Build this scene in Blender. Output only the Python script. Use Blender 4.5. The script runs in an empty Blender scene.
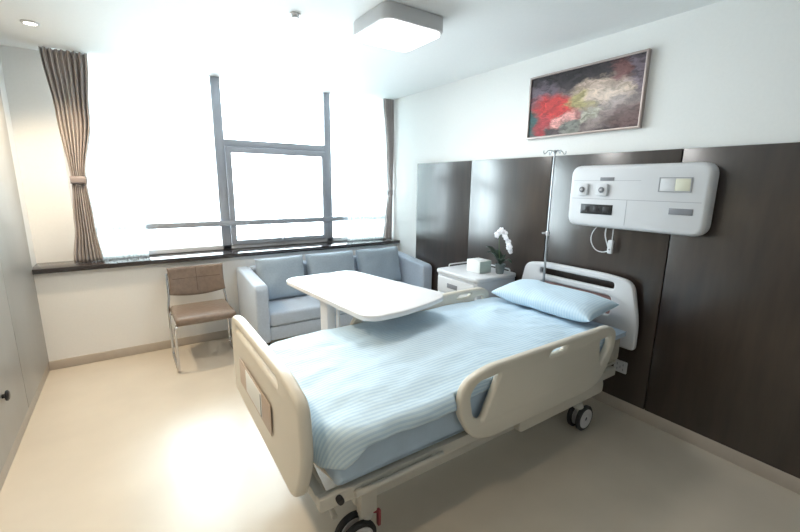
import bpy, bmesh, math, random
from mathutils import Vector, Matrix, noise
S = bpy.context.scene
COL = S.collection
random.seed(4)

# ---------------------------------------------------------------- camera
CAM = Vector((-2.7994, -4.2020, 1.5738))
RT = Vector((0.8304, -0.5570, 0.01274)); UP = Vector((0.10242, 0.17508, 0.97921)); FW = Vector((0.54767, 0.81183, -0.20244))
cd = bpy.data.cameras.new('camera'); cam = bpy.data.objects.new('camera', cd); COL.objects.link(cam)
m = Matrix.Identity(4)
for i in range(3):
    m[i][0] = RT[i]; m[i][1] = UP[i]; m[i][2] = -FW[i]; m[i][3] = CAM[i]
cam.matrix_world = m
cd.sensor_width = 36; cd.lens = 397.69 / 800 * 36; cd.clip_start = 0.02
S.camera = cam

# ---------------------------------------------------------------- world, lights, exposure
w = bpy.data.worlds.new('daylight'); S.world = w; w.use_nodes = True
w.node_tree.nodes['Background'].inputs[0].default_value = (0.82, 0.92, 1.0, 1)
w.node_tree.nodes['Background'].inputs[1].default_value = 12.5
S.view_settings.view_transform = 'Standard'; S.view_settings.look = 'None'
S.view_settings.exposure = 0.45; S.view_settings.gamma = 1; S.view_settings.use_curve_mapping = False

def area(name, loc, sx, sy, power, color, rot=(0, 0, 0), portal=False):
    l = bpy.data.lights.new(name, 'AREA'); l.shape = 'RECTANGLE'; l.size = sx; l.size_y = sy; l.energy = power; l.color = color
    if portal: l.cycles.is_portal = True
    o = bpy.data.objects.new(name, l); COL.objects.link(o); o.location = loc; o.rotation_euler = rot
    return o
area('window_portal', (-1.62, 0.42, 1.73), 3.2, 1.8, 1, (1, 1, 1), (math.radians(-90), 0, 0), True)
WARM = (1.0, 0.80, 0.55)
def spot(name, loc, power, color=WARM, size=2.2, r=0.05):
    l = bpy.data.lights.new(name, 'SPOT'); l.energy = power; l.color = color; l.spot_size = size; l.spot_blend = 0.8; l.shadow_soft_size = r
    o = bpy.data.objects.new(name, l); COL.objects.link(o); o.location = loc
SPOTS = [(-3.22, -0.47, 75), (-3.25, -1.85, 52), (-3.2, -3.4, 32)]
for i, (x, y, p) in enumerate(SPOTS):
    spot('downlight_lamp', (x, y, 2.545), p)
area('ceiling_lamp_light', (-1.28, -1.89, 2.462), 0.36, 0.36, 9, (1, 0.98, 0.95))

# ---------------------------------------------------------------- materials
def mat(name, col, rough=0.5, metal=0.0, coat=0.0, spec=0.5, emit=None, estr=0.0, sheen=0.0, trans=0):
    m = bpy.data.materials.new(name); m.use_nodes = True
    b = m.node_tree.nodes['Principled BSDF']
    b.inputs['Base Color'].default_value = (*col, 1); b.inputs['Roughness'].default_value = rough
    b.inputs['Metallic'].default_value = metal; b.inputs['Coat Weight'].default_value = coat
    b.inputs['Coat Roughness'].default_value = 0.23; b.inputs['Specular IOR Level'].default_value = spec
    b.inputs['Sheen Weight'].default_value = sheen
    if emit: b.inputs['Emission Color'].default_value = (*emit, 1); b.inputs['Emission Strength'].default_value = estr
    return m
def nodes(m): return m.node_tree.nodes, m.node_tree.links, m.node_tree.nodes['Principled BSDF']
def add_noise(m, scale=(5, 5, 5), amount=0.08, bump=0.0, nscale=1.0, detail=4, c2=None, coord='Object'):
    n, l, b = nodes(m)
    tc = n.new('ShaderNodeTexCoord'); mp = n.new('ShaderNodeMapping'); mp.inputs['Scale'].default_value = scale
    nz = n.new('ShaderNodeTexNoise'); nz.inputs['Scale'].default_value = nscale; nz.inputs['Detail'].default_value = detail
    l.new(tc.outputs[coord], mp.inputs[0]); l.new(mp.outputs[0], nz.inputs['Vector'])
    c = list(b.inputs['Base Color'].default_value)[:3]
    r = n.new('ShaderNodeValToRGB'); r.color_ramp.elements[0].position = 0.3; r.color_ramp.elements[1].position = 0.7
    a = [max(0, x * (1 - amount)) for x in c]; d = [min(1, x * (1 + amount)) for x in c]
    if c2: a = c2
    r.color_ramp.elements[0].color = (*a, 1); r.color_ramp.elements[1].color = (*d, 1)
    l.new(nz.outputs['Fac'], r.inputs[0]); l.new(r.outputs[0], b.inputs['Base Color'])
    if bump:
        bp = n.new('ShaderNodeBump'); bp.inputs['Strength'].default_value = bump; bp.inputs['Distance'].default_value = 0.01
        l.new(nz.outputs['Fac'], bp.inputs['Height']); l.new(bp.outputs[0], b.inputs['Normal'])
    return m
M_WALL = add_noise(mat('wall_paint', (0.85, 0.845, 0.83), 0.75), (60, 60, 60), 0.01, 0.03)
M_CEIL = add_noise(mat('ceiling_paint', (0.83, 0.84, 0.84), 0.8), (60, 60, 60), 0.01, 0.02)
M_FLOOR = add_noise(mat('cream_vinyl', (0.62, 0.555, 0.465), 0.26, coat=0.25), (1, 1, 1), 0.04, 0.0, 3.0)
M_BASE = add_noise(mat('skirting', (0.50, 0.44, 0.38), 0.45), (8, 8, 8), 0.04)
M_PANEL = add_noise(mat('brown_laminate', (0.034, 0.022, 0.017), 0.30, spec=0.6, coat=0.8), (3, 3, 0.4), 0.25, 0.0, 6.0, 6)
M_GAP = mat('dark_gap', (0.012, 0.010, 0.010), 0.7)
M_WARD = add_noise(mat('grey_laminate', (0.38, 0.37, 0.35), 0.35), (2, 2, 0.5), 0.03, 0, 4)
M_SILL = add_noise(mat('dark_stone', (0.045, 0.04, 0.042), 0.10, spec=0.6), (9, 9, 9), 0.08, 0, 6)
M_ALU = add_noise(mat('grey_aluminium', (0.40, 0.42, 0.47), 0.4, metal=0.2), (4, 4, 4), 0.05)
M_CURT = mat('taupe_curtain', (0.26, 0.23, 0.22), 0.85, sheen=0.2)
M_BEDP = add_noise(mat('ivory_plastic', (0.70, 0.65, 0.56), 0.35), (3, 3, 3), 0.02)
M_BEDM = add_noise(mat('ivory_enamelled_steel', (0.58, 0.55, 0.49), 0.4), (6, 6, 6), 0.05)
M_WHITE = add_noise(mat('white_plastic', (0.68, 0.68, 0.70), 0.35), (4, 4, 4), 0.015)
M_TABLE = add_noise(mat('white_laminate', (0.80, 0.79, 0.80), 0.22), (4, 4, 4), 0.01)
M_ROSE = add_noise(mat('dusty_rose_insert', (0.42, 0.24, 0.23), 0.5), (5, 5, 5), 0.08)
M_TAN = add_noise(mat('tan_insert', (0.55, 0.44, 0.36), 0.5), (5, 5, 5), 0.05)
M_RUB = add_noise(mat('black_rubber', (0.02, 0.02, 0.022), 0.6), (9, 9, 9), 0.1)
M_HUB = add_noise(mat('pale_hub', (0.62, 0.60, 0.60), 0.4), (9, 9, 9), 0.03)
M_CHROME = add_noise(mat('chrome', (0.68, 0.68, 0.70), 0.16, metal=1.0), (9, 9, 9), 0.02)
M_STEEL = add_noise(mat('satin_steel', (0.42, 0.44, 0.47), 0.3, metal=1.0), (9, 9, 9), 0.02)
M_LEATH = add_noise(mat('brown_leather', (0.21, 0.155, 0.12), 0.3), (30, 30, 30), 0.10, 0.25)
M_SOFA = add_noise(mat('blue_grey_upholstery', (0.44, 0.51, 0.61), 0.7, sheen=0.3), (60, 60, 60), 0.05, 0.15)
M_CUSH = add_noise(mat('grey_blue_cushion', (0.33, 0.40, 0.47), 0.75, sheen=0.3), (60, 60, 60), 0.05, 0.15)
M_SHEET = add_noise(mat('pale_blue_sheet', (0.48, 0.60, 0.73), 0.8), (6, 6, 6), 0.08, 0.2)
M_GREYP = mat('grey_label', (0.22, 0.22, 0.24), 0.5)
M_BLACK = mat('black_socket', (0.015, 0.015, 0.018), 0.35)
M_LINE = mat('seam_grey', (0.38, 0.38, 0.41), 0.6)
M_LEAF = add_noise(mat('dark_leaf', (0.022, 0.045, 0.028), 0.4), (20, 20, 20), 0.25)
M_STEM = add_noise(mat('stem', (0.10, 0.16, 0.06), 0.5), (20, 20, 20), 0.15)
M_PETAL = add_noise(mat('white_petal', (0.88, 0.86, 0.90), 0.5), (40, 40, 40), 0.04)
M_POT = add_noise(mat('grey_pot', (0.16, 0.19, 0.19), 0.3), (10, 10, 10), 0.15)
M_PAPER = mat('white_paper', (0.85, 0.86, 0.84), 0.6)
M_GREENSIDE = mat('sage_box_side', (0.45, 0.53, 0.50), 0.6)
M_BEIGEW = mat('cream_switch', (0.70, 0.68, 0.55), 0.4)
M_DIFF = mat('lamp_diffuser', (0.9, 0.9, 0.9), 0.4, emit=(1, 1, 1), estr=2.2)
M_LAMPB = mat('lamp_housing', (0.55, 0.55, 0.56), 0.35, metal=0.2)
M_LED = mat('lit_downlight', (0.9, 0.9, 0.9), 0.4, emit=(1, 0.93, 0.8), estr=6)
M_DOOR = add_noise(mat('door_laminate', (0.36, 0.27, 0.19), 0.4), (4, 4, 0.5), 0.15, 0, 5)

# curtain stripes
def curtain_mat():
    n, l, b = nodes(M_CURT)
    uv = n.new('ShaderNodeUVMap'); sp = n.new('ShaderNodeSeparateXYZ'); l.new(uv.outputs[0], sp.inputs[0])
    mu = n.new('ShaderNodeMath'); mu.operation = 'MULTIPLY'; mu.inputs[1].default_value = 260
    si = n.new('ShaderNodeMath'); si.operation = 'SINE'; l.new(sp.outputs[0], mu.inputs[0]); l.new(mu.outputs[0], si.inputs[0])
    r = n.new('ShaderNodeValToRGB'); r.color_ramp.elements[0].color = (0.36, 0.31, 0.31, 1); r.color_ramp.elements[1].color = (0.68, 0.63, 0.60, 1)
    r.color_ramp.elements[0].position = 0.25; r.color_ramp.elements[1].position = 0.6
    l.new(si.outputs[0], r.inputs[0]); l.new(r.outputs[0], b.inputs['Base Color'])
curtain_mat()

def glass_mat():
    m = bpy.data.materials.new('window_glass'); m.use_nodes = True; n = m.node_tree.nodes; l = m.node_tree.links
    n.remove(n['Principled BSDF']); out = n['Material Output']
    t = n.new('ShaderNodeBsdfTransparent'); t.inputs[0].default_value = (0.95, 0.98, 0.97, 1)
    g = n.new('ShaderNodeBsdfGlossy'); g.inputs['Roughness'].default_value = 0.02
    f = n.new('ShaderNodeFresnel'); f.inputs[0].default_value = 1.45
    mx = n.new('ShaderNodeMixShader'); l.new(f.outputs[0], mx.inputs[0]); l.new(t.outputs[0], mx.inputs[1]); l.new(g.outputs[0], mx.inputs[2])
    l.new(mx.outputs[0], out.inputs[0]); return m
M_GLASS = glass_mat()
def sheer_mat():
    m = bpy.data.materials.new('sheer_voile'); m.use_nodes = True; n = m.node_tree.nodes; l = m.node_tree.links
    n.remove(n['Principled BSDF']); out = n['Material Output']
    t = n.new('ShaderNodeBsdfTransparent'); d = n.new('ShaderNodeBsdfDiffuse'); d.inputs[0].default_value = (0.9, 0.92, 0.92, 1)
    tl = n.new('ShaderNodeBsdfTranslucent'); tl.inputs[0].default_value = (0.92, 0.95, 0.95, 1)
    a = n.new('ShaderNodeMixShader'); a.inputs[0].default_value = 0.6; l.new(d.outputs[0], a.inputs[1]); l.new(tl.outputs[0], a.inputs[2])
    b = n.new('ShaderNodeMixShader'); b.inputs[0].default_value = 0.95; l.new(t.outputs[0], b.inputs[1]); l.new(a.outputs[0], b.inputs[2])
    l.new(b.outputs[0], out.inputs[0]); return m
M_SHEER = sheer_mat()

def linen_mat(name, c1, c2, freq=2 * math.pi / 0.020, use='UV'):
    m = mat(name, c1, 0.75, sheen=0.15); n, l, b = nodes(m)
    uv = n.new('ShaderNodeUVMap'); sp = n.new('ShaderNodeSeparateXYZ'); l.new(uv.outputs[0], sp.inputs[0])
    nz = n.new('ShaderNodeTexNoise'); nz.inputs['Scale'].default_value = 2.5; l.new(uv.outputs[0], nz.inputs['Vector'])
    ad = n.new('ShaderNodeMath'); ad.operation = 'MULTIPLY_ADD'; ad.inputs[1].default_value = 0.03
    l.new(nz.outputs['Fac'], ad.inputs[0]); l.new(sp.outputs[1], ad.inputs[2])
    mu = n.new('ShaderNodeMath'); mu.operation = 'MULTIPLY'; mu.inputs[1].default_value = freq
    si = n.new('ShaderNodeMath'); si.operation = 'SINE'; l.new(ad.outputs[0], mu.inputs[0]); l.new(mu.outputs[0], si.inputs[0])
    r = n.new('ShaderNodeValToRGB'); r.color_ramp.elements[0].color = (*c2, 1); r.color_ramp.elements[1].color = (*c1, 1)
    r.color_ramp.elements[0].position = 0.35; r.color_ramp.elements[1].position = 0.6
    h = n.new('ShaderNodeMath'); h.operation = 'MULTIPLY_ADD'; h.inputs[1].default_value = 0.5; h.inputs[2].default_value = 0.5
    l.new(si.outputs[0], h.inputs[0]); l.new(h.outputs[0], r.inputs[0]); l.new(r.outputs[0], b.inputs['Base Color'])
    n2 = n.new('ShaderNodeTexNoise'); n2.inputs['Scale'].default_value = 14; l.new(uv.outputs[0], n2.inputs['Vector'])
    bp = n.new('ShaderNodeBump'); bp.inputs['Strength'].default_value = 0.35; bp.inputs['Distance'].default_value = 0.02
    l.new(n2.outputs['Fac'], bp.inputs['Height']); l.new(bp.outputs[0], b.inputs['Normal'])
    return m
M_DUVET = linen_mat('striped_blue_cotton', (0.62, 0.76, 0.86), (0.49, 0.65, 0.79))
M_PILLOW = linen_mat('striped_blue_pillowcase', (0.63, 0.77, 0.88), (0.54, 0.70, 0.83))

def painting_mat():
    m = mat('abstract_painting', (0.1, 0.08, 0.09), 0.25); n, l, b = nodes(m)
    uv = n.new('ShaderNodeUVMap'); nz = n.new('ShaderNodeTexNoise'); nz.inputs['Scale'].default_value = 6; nz.inputs['Detail'].default_value = 8; nz.inputs['Roughness'].default_value = 0.6
    l.new(uv.outputs[0], nz.inputs['Vector'])
    sub = n.new('ShaderNodeVectorMath'); sub.operation = 'SUBTRACT'; sub.inputs[1].default_value = (.5, .5, .5); l.new(nz.outputs['Color'], sub.inputs[0])
    sc = n.new('ShaderNodeVectorMath'); sc.operation = 'SCALE'; sc.inputs['Scale'].default_value = 0.34; l.new(sub.outputs[0], sc.inputs[0])
    ad = n.new('ShaderNodeVectorMath'); l.new(uv.outputs[0], ad.inputs[0]); l.new(sc.outputs[0], ad.inputs[1])
    cur = None
    # cx, cy, rx, ry, angle, colour, softness
    B = [(0.5, 0.95, 0.8, 0.22, 0, (0.035, 0.028, 0.033)), (0.1, 0.66, 0.22, 0.2, 0.2, (0.16, 0.12, 0.15)), (0.03, 0.3, 0.08, 0.25, 0, (0.05, 0.11, 0.11)),
         (0.93, 0.72, 0.16, 0.26, 0.2, (0.17, 0.13, 0.16)), (0.68, 0.3, 0.34, 0.24, 0.25, (0.25, 0.20, 0.19)), (0.9, 0.2, 0.2, 0.2, 0, (0.12, 0.07, 0.07)),
         (0.27, 0.42, 0.20, 0.30, 0.5, (0.55, 0.05, 0.05)), (0.62, 0.66, 0.27, 0.13, 0.12, (0.46, 0.34, 0.27)), (0.50, 0.50, 0.14, 0.18, 0.3, (0.36, 0.30, 0.13)),
         (0.72, 0.53, 0.2, 0.10, 0.05, (0.50, 0.38, 0.30)), (0.33, 0.24, 0.17, 0.10, 0.5, (0.75, 0.36, 0.33)), (0.6, 0.26, 0.16, 0.06, 0.9, (0.45, 0.42, 0.34)),
         (0.83, 0.82, 0.10, 0.15, 0, (0.16, 0.07, 0.07)), (0.15, 0.2, 0.08, 0.2, -0.2, (0.42, 0.05, 0.06)), (0.42, 0.12, 0.12, 0.10, 0, (0.22, 0.22, 0.20))]
    prev = n.new('ShaderNodeRGB'); prev.outputs[0].default_value = (0.10, 0.075, 0.08, 1); cur = prev.outputs[0]
    for cx, cy, rx, ry, an, c in B:
        mp = n.new('ShaderNodeMapping'); mp.vector_type = 'TEXTURE'
        mp.inputs['Location'].default_value = (cx, cy, 0); mp.inputs['Rotation'].default_value = (0, 0, an); mp.inputs['Scale'].default_value = (rx, ry, 1)
        l.new(ad.outputs[0], mp.inputs[0])
        sx = n.new('ShaderNodeSeparateXYZ'); l.new(mp.outputs[0], sx.inputs[0]); cb = n.new('ShaderNodeCombineXYZ'); l.new(sx.outputs[0], cb.inputs[0]); l.new(sx.outputs[1], cb.inputs[1])
        ln = n.new('ShaderNodeVectorMath'); ln.operation = 'LENGTH'; l.new(cb.outputs[0], ln.inputs[0])
        mr = n.new('ShaderNodeMapRange'); mr.inputs[1].default_value = 0.7; mr.inputs[2].default_value = 1.15; mr.inputs[3].default_value = 1; mr.inputs[4].default_value = 0
        l.new(ln.outputs['Value'], mr.inputs[0])
        mx = n.new('ShaderNodeMix'); mx.data_type = 'RGBA'; l.new(mr.outputs[0], mx.inputs[0]); l.new(cur, mx.inputs[6]); mx.inputs[7].default_value = (*c, 1)
        cur = mx.outputs[2]
    st = n.new('ShaderNodeTexNoise'); st.inputs['Scale'].default_value = 9; st.inputs['Detail'].default_value = 6; st.inputs['Distortion'].default_value = 1.5
    l.new(ad.outputs[0], st.inputs['Vector']); mr = n.new('ShaderNodeMapRange'); mr.inputs[1].default_value = .3; mr.inputs[2].default_value = .7; mr.inputs[3].default_value = .45; mr.inputs[4].default_value = 1.5
    l.new(st.outputs['Fac'], mr.inputs[0]); vm = n.new('ShaderNodeVectorMath'); vm.operation = 'SCALE'; l.new(cur, vm.inputs[0]); l.new(mr.outputs[0], vm.inputs['Scale'])
    l.new(vm.outputs[0], b.inputs['Base Color']); return m
M_PAINT = painting_mat()

# ---------------------------------------------------------------- mesh helpers
def box(bm, x0, x1, y0, y1, z0, z1, bev=0.0, seg=2):
    r = bmesh.ops.create_cube(bm, size=1.0); vs = r['verts']
    for v in vs:
        v.co = Vector((x0 + (v.co.x + .5) * (x1 - x0), y0 + (v.co.y + .5) * (y1 - y0), z0 + (v.co.z + .5) * (z1 - z0)))
    if bev:
        es = list({e for v in vs for e in v.link_edges})
        bmesh.ops.bevel(bm, geom=es, offset=bev, segments=seg, profile=0.5, affect='EDGES')
def tube(bm, pts, r, seg=12, caps=True, radii=None):
    pts = [Vector(p) for p in pts]; rings = []
    up = None
    for i, p in enumerate(pts):
        a = pts[max(i - 1, 0)]; c = pts[min(i + 1, len(pts) - 1)]; t = (c - a).normalized()
        if up is None: up = Vector((0, 0, 1)) if abs(t.z) < 0.9 else Vector((1, 0, 0))
        s = t.cross(up).normalized(); up = s.cross(t).normalized()
        rr = radii[i] if radii else r
        rings.append([bm.verts.new(p + (s * math.cos(k * 2 * math.pi / seg) + up * math.sin(k * 2 * math.pi / seg)) * rr) for k in range(seg)])
    for a, b in zip(rings, rings[1:]):
        for k in range(seg): bm.faces.new((a[k], a[(k + 1) % seg], b[(k + 1) % seg], b[k]))
    if caps: bm.faces.new(rings[0][::-1]); bm.faces.new(rings[-1])
def smooth_path(pts, r=0.03, n=5):
    pts = [Vector(p) for p in pts]; out = [pts[0]]
    for a, b, c in zip(pts, pts[1:], pts[2:]):
        d1 = min(r, (b - a).length * .49); d2 = min(r, (c - b).length * .49)
        p = b + (a - b).normalized() * d1; q = b + (c - b).normalized() * d2
        for k in range(n + 1):
            t = k / n; out.append(p * (1 - t) ** 2 + b * 2 * t * (1 - t) + q * t * t)
    out.append(pts[-1]); return out
def lathe(bm, prof, o=(0, 0, 0), axis='Z', seg=32):
    o = Vector(o); rings = []
    for r, h in prof:
        ring = []
        for k in range(seg):
            a = 2 * math.pi * k / seg; c, s = r * math.cos(a), r * math.sin(a)
            v = {'Z': (c, s, h), 'X': (h, c, s), 'Y': (s, h, c)}[axis]; ring.append(bm.verts.new(o + Vector(v)))
        rings.append(ring)
    for a, b in zip(rings, rings[1:]):
        for k in range(seg): bm.faces.new((a[k], a[(k + 1) % seg], b[(k + 1) % seg], b[k]))
    bm.faces.new(rings[0][::-1]); bm.faces.new(rings[-1])
def rounded(pts, r, n=6):
    out = []; N = len(pts); rs = r if isinstance(r, (list, tuple)) else [r] * N
    for i in range(N):
        a, b, c = [Vector((*pts[(i + k) % N], 0)) for k in (-1, 0, 1)]
        d = min(rs[i], (a - b).length * .48, (c - b).length * .48)
        p = b + (a - b).normalized() * d; q = b + (c - b).normalized() * d
        for k in range(n + 1):
            t = k / n; v = p * (1 - t) ** 2 + b * 2 * t * (1 - t) + q * t * t; out.append((v.x, v.y))
    return out
def slab(bm, loops, thick, bev, fn):
    """outline with holes, thickness and rounded edge; fn maps (u, v, w) to a point"""
    cu = bpy.data.curves.new('outline', 'CURVE'); cu.dimensions = '2D'; cu.fill_mode = 'BOTH'
    cu.extrude = thick / 2 - bev; cu.bevel_depth = bev; cu.bevel_resolution = 3; cu.offset = -bev
    for lp in loops:
        s = cu.splines.new('POLY'); s.points.add(len(lp) - 1); s.use_cyclic_u = True
        for p, q in zip(s.points, lp): p.co = (q[0], q[1], 0, 1)
    o = bpy.data.objects.new('outline', cu); COL.objects.link(o)
    bpy.context.view_layer.update(); dg = bpy.context.evaluated_depsgraph_get()
    me = o.evaluated_get(dg).to_mesh(); n0 = len(bm.verts); bm.from_mesh(me); bm.verts.ensure_lookup_table()
    for v in bm.verts[n0:]: v.co = Vector(fn(*v.co))
    new = bm.verts[n0:]; bmesh.ops.remove_doubles(bm, verts=new, dist=1e-5)
    o.evaluated_get(dg).to_mesh_clear(); bpy.data.objects.remove(o); bpy.data.curves.remove(cu)
def cushion(bm, w, d, h, n=28, px=6, pinch=0.0, mtx=Matrix.Identity(4), power=0.5):
    """closed puffy pillow: width w along x, d along y, h thick"""
    uvl = bm.loops.layers.uv.verify()
    grid = {}
    for side in (1, -1):
        for i in range(n + 1):
            for j in range(n + 1):
                u = math.sin((i / n * 2 - 1) * math.pi / 2); v = math.sin((j / n * 2 - 1) * math.pi / 2)
                edge = i in (0, n) or j in (0, n)
                if side == -1 and edge: grid[(side, i, j)] = grid[(1, i, j)]; continue
                f = max(0, (1 - abs(u) ** px) * (1 - abs(v) ** px)) ** power
                x = u * w / 2 * (1 - pinch * (1 - u * u) * 0 - pinch * (1 - v * v) * (abs(u) ** 3)); y = v * d / 2 * (1 - pinch * (1 - u * u) * (abs(v) ** 3))
                z = side * h / 2 * f
                z += 0.05 * h * noise.noise(Vector((x * 7, y * 7, side))) * f * 2
                vt = bm.verts.new(mtx @ Vector((x, y, z))); grid[(side, i, j)] = vt
        for i in range(n):
            for j in range(n):
                q = [grid[(side, i, j)], grid[(side, i + 1, j)], grid[(side, i + 1, j + 1)], grid[(side, i, j + 1)]]
                ij = [(i, j), (i + 1, j), (i + 1, j + 1), (i, j + 1)]
                if side == -1: q.reverse(); ij.reverse()
                f = bm.faces.new(q)
                for lp, (a, b) in zip(f.loops, ij):
                    lp[uvl].uv = (math.sin((a / n * 2 - 1) * math.pi / 2) * w / 2, math.sin((b / n * 2 - 1) * math.pi / 2) * d / 2)
BM = bmesh.new
def thing(name, label, cat, loc=(0, 0, 0), group=None):
    o = bpy.data.objects.new(name, None); COL.objects.link(o); o.location = loc; o.empty_display_size = 0.1
    o['label'] = label; o['category'] = cat
    if group: o['group'] = group
    return o
def root_of(o):
    while o.parent: o = o.parent
    return o
def obj(name, bm, m, parent=None, loc=None, ang=35, local=False, label=None):
    """one mesh object; bm is in world coordinates (or the thing's own when local)"""
    bmesh.ops.recalc_face_normals(bm, faces=bm.faces)
    off = Vector((0, 0, 0))
    if parent is not None and not local: off = root_of(parent).location
    elif parent is None and loc is not None and not local: off = Vector(loc)
    if off.length: bmesh.ops.translate(bm, verts=bm.verts, vec=-off)
    me = bpy.data.meshes.new(name); bm.to_mesh(me); bm.free()
    me.polygons.foreach_set('use_smooth', [True] * len(me.polygons)); me.set_sharp_from_angle(angle=math.radians(ang))
    o = bpy.data.objects.new(name, me); COL.objects.link(o); me.materials.append(m)
    if parent is not None: o.parent = parent
    elif loc is not None: o.location = loc
    if label: o['label'] = label
    return o
def tag(o, label, cat, group=None):
    o['label'] = label; o['category'] = cat
    if group: o['group'] = group
    return o
def struct(name, bm, m, parent=None):
    o = obj(name, bm, m, parent)
    if parent is None: o['kind'] = 'structure'
    return o
def bx(*a, **k):
    b = BM(); box(b, *a, **k); return b
def clone(o, parent=None, loc=None):
    c = o.copy(); COL.objects.link(c)
    if parent is not None: c.parent = parent
    if loc is not None: c.location = loc
    for ch in list(o.children): clone(ch, c)
    return c

# ---------------------------------------------------------------- room shell
XL, XR, YF, YB, H = -3.512, 0.0, -6.0, 0.0, 2.575
YW = 0.30      # window plane
struct('floor', bx(-3.7, 0.15, YF - .15, 0.5, -0.1, 0.0), M_FLOOR)
struct('ceiling', bx(-3.7, 0.15, YF - .15, 0.5, H, H + 0.1), M_CEIL)
struct('wall_right', bx(0.0, 0.12, YF - .12, 0.45, 0, H), M_WALL)
b = BM(); box(b, -3.7, XL - 0.0, YF, 0.45, 0, H)
struct('wall_left', b, M_WALL)
struct('wall_back_low', bx(XL, 0.0, 0.0, 0.40, 0, 0.832), M_WALL)['label'] = 'white wall under the window'
struct('wall_behind_camera', bx(XL - .1, 0.1, YF - .12, YF, 0, H), M_WALL)
struct('wall_window_pier', bx(XL, -3.22, 0.27, 0.40, 0.872, H), M_WALL)
struct('trim_1', bx(XL, 0.0, -0.045, 0.30, 0.832, 0.872, bev=0.004), M_SILL)['label'] = 'long dark stone window sill'
struct('baseboard_back', bx(XL, 0.0, -0.012, 0.0, 0, 0.08, bev=0.003), M_BASE)
struct('baseboard_right', bx(-0.034, 0.0, YF, 0.0 - .012, 0, 0.085, bev=0.003), M_BASE)
# laminate panels of the right wall
struct('wall_right_panel_backing', bx(-0.012, 0.0, YF, -0.426, 0.08, 1.796), M_GAP)
ys = [-0.426, -1.303, -2.20, -3.097, -3.994, -4.89, YF]
for i in range(len(ys) - 1):
    struct('trim_%d' % (i + 2), bx(-0.030, -0.004, ys[i + 1] + 0.004, ys[i] - (0.004 if i else 0), 0.082, 1.80, bev=0.0015), M_PANEL)
# door behind the camera
dr = struct('door_1', bx(-2.9, -2.0, YF, YF + 0.04, 0, 2.1, bev=0.004), M_DOOR)
b = BM(); tube(b, smooth_path([(-2.1, YF + .04, 1.0), (-2.1, YF + .09, 1.0), (-2.24, YF + .09, 1.0)], .02), 0.01); obj('door_handle', b, M_CHROME, dr)

# window
win = BM()
zb, zt = 0.872, H
for x0, x1 in ((-2.035, -1.945), (-0.855, -0.775)): box(win, x0, x1, YW - .03, YW + .05, zb, zt, bev=0.004)
wf = BM()
for x0, x1 in ((-3.22, -3.17), (-0.05, 0.0)): box(wf, x0, x1, YW - .03, YW + .05, zb, zt, bev=0.004)
box(wf, -3.17, -.05, YW - .03, YW + .05, zb, zb + 0.045, bev=0.004)
box(win, -1.95, -0.85, YW - .035, YW + .05, 1.925, 1.995, bev=0.004)
wo = struct('window_1', win, M_ALU)
wo['label'] = 'grey aluminium window frame'
obj('outer_frame', wf, M_WHITE, wo, label='white outer frame')
b = BM()
slab(b, [[(-1.943, .92), (-.857, .92), (-.857, 1.922), (-1.943, 1.922)], [(-1.89, .962), (-.905, .962), (-.905, 1.865), (-1.89, 1.865)]], 0.05, 0.005, lambda u, v, q: (u, YW - .035 - q, v))
sash = obj('sash', b, M_ALU, wo)
b = BM(); box(b, -1.42, -1.38, YW - .085, YW - .058, .925, .955, bev=.004); tube(b, smooth_path([(-1.40, YW - .08, .95), (-1.40, YW - .1, .975), (-1.37, YW - .1, 1.0)], .01), .006); obj('handle', b, M_STEEL, sash)
for x0, x1, z0, z1 in ((-3.17, -2.035, .917, 2.574), (-1.89, -.905, .962, 1.865), (-1.945, -.855, 1.995, 2.574), (-.775, -.05, .917, 2.574)):
    obj('pane', bx(x0, x1, YW - .002, YW + .002, z0, z1), M_GLASS, wo)
b = BM(); box(b, -3.17, -0.05, YW - .075, YW - .055 + .0, 1.12, 1.175, bev=0.005)
for x in (-1.99, -.815, -3.15, -.07): box(b, x - .02, x + .02, YW - .058, YW - .028, 1.14, 1.165)
obj('guard_rail', b, M_ALU, wo)

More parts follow.
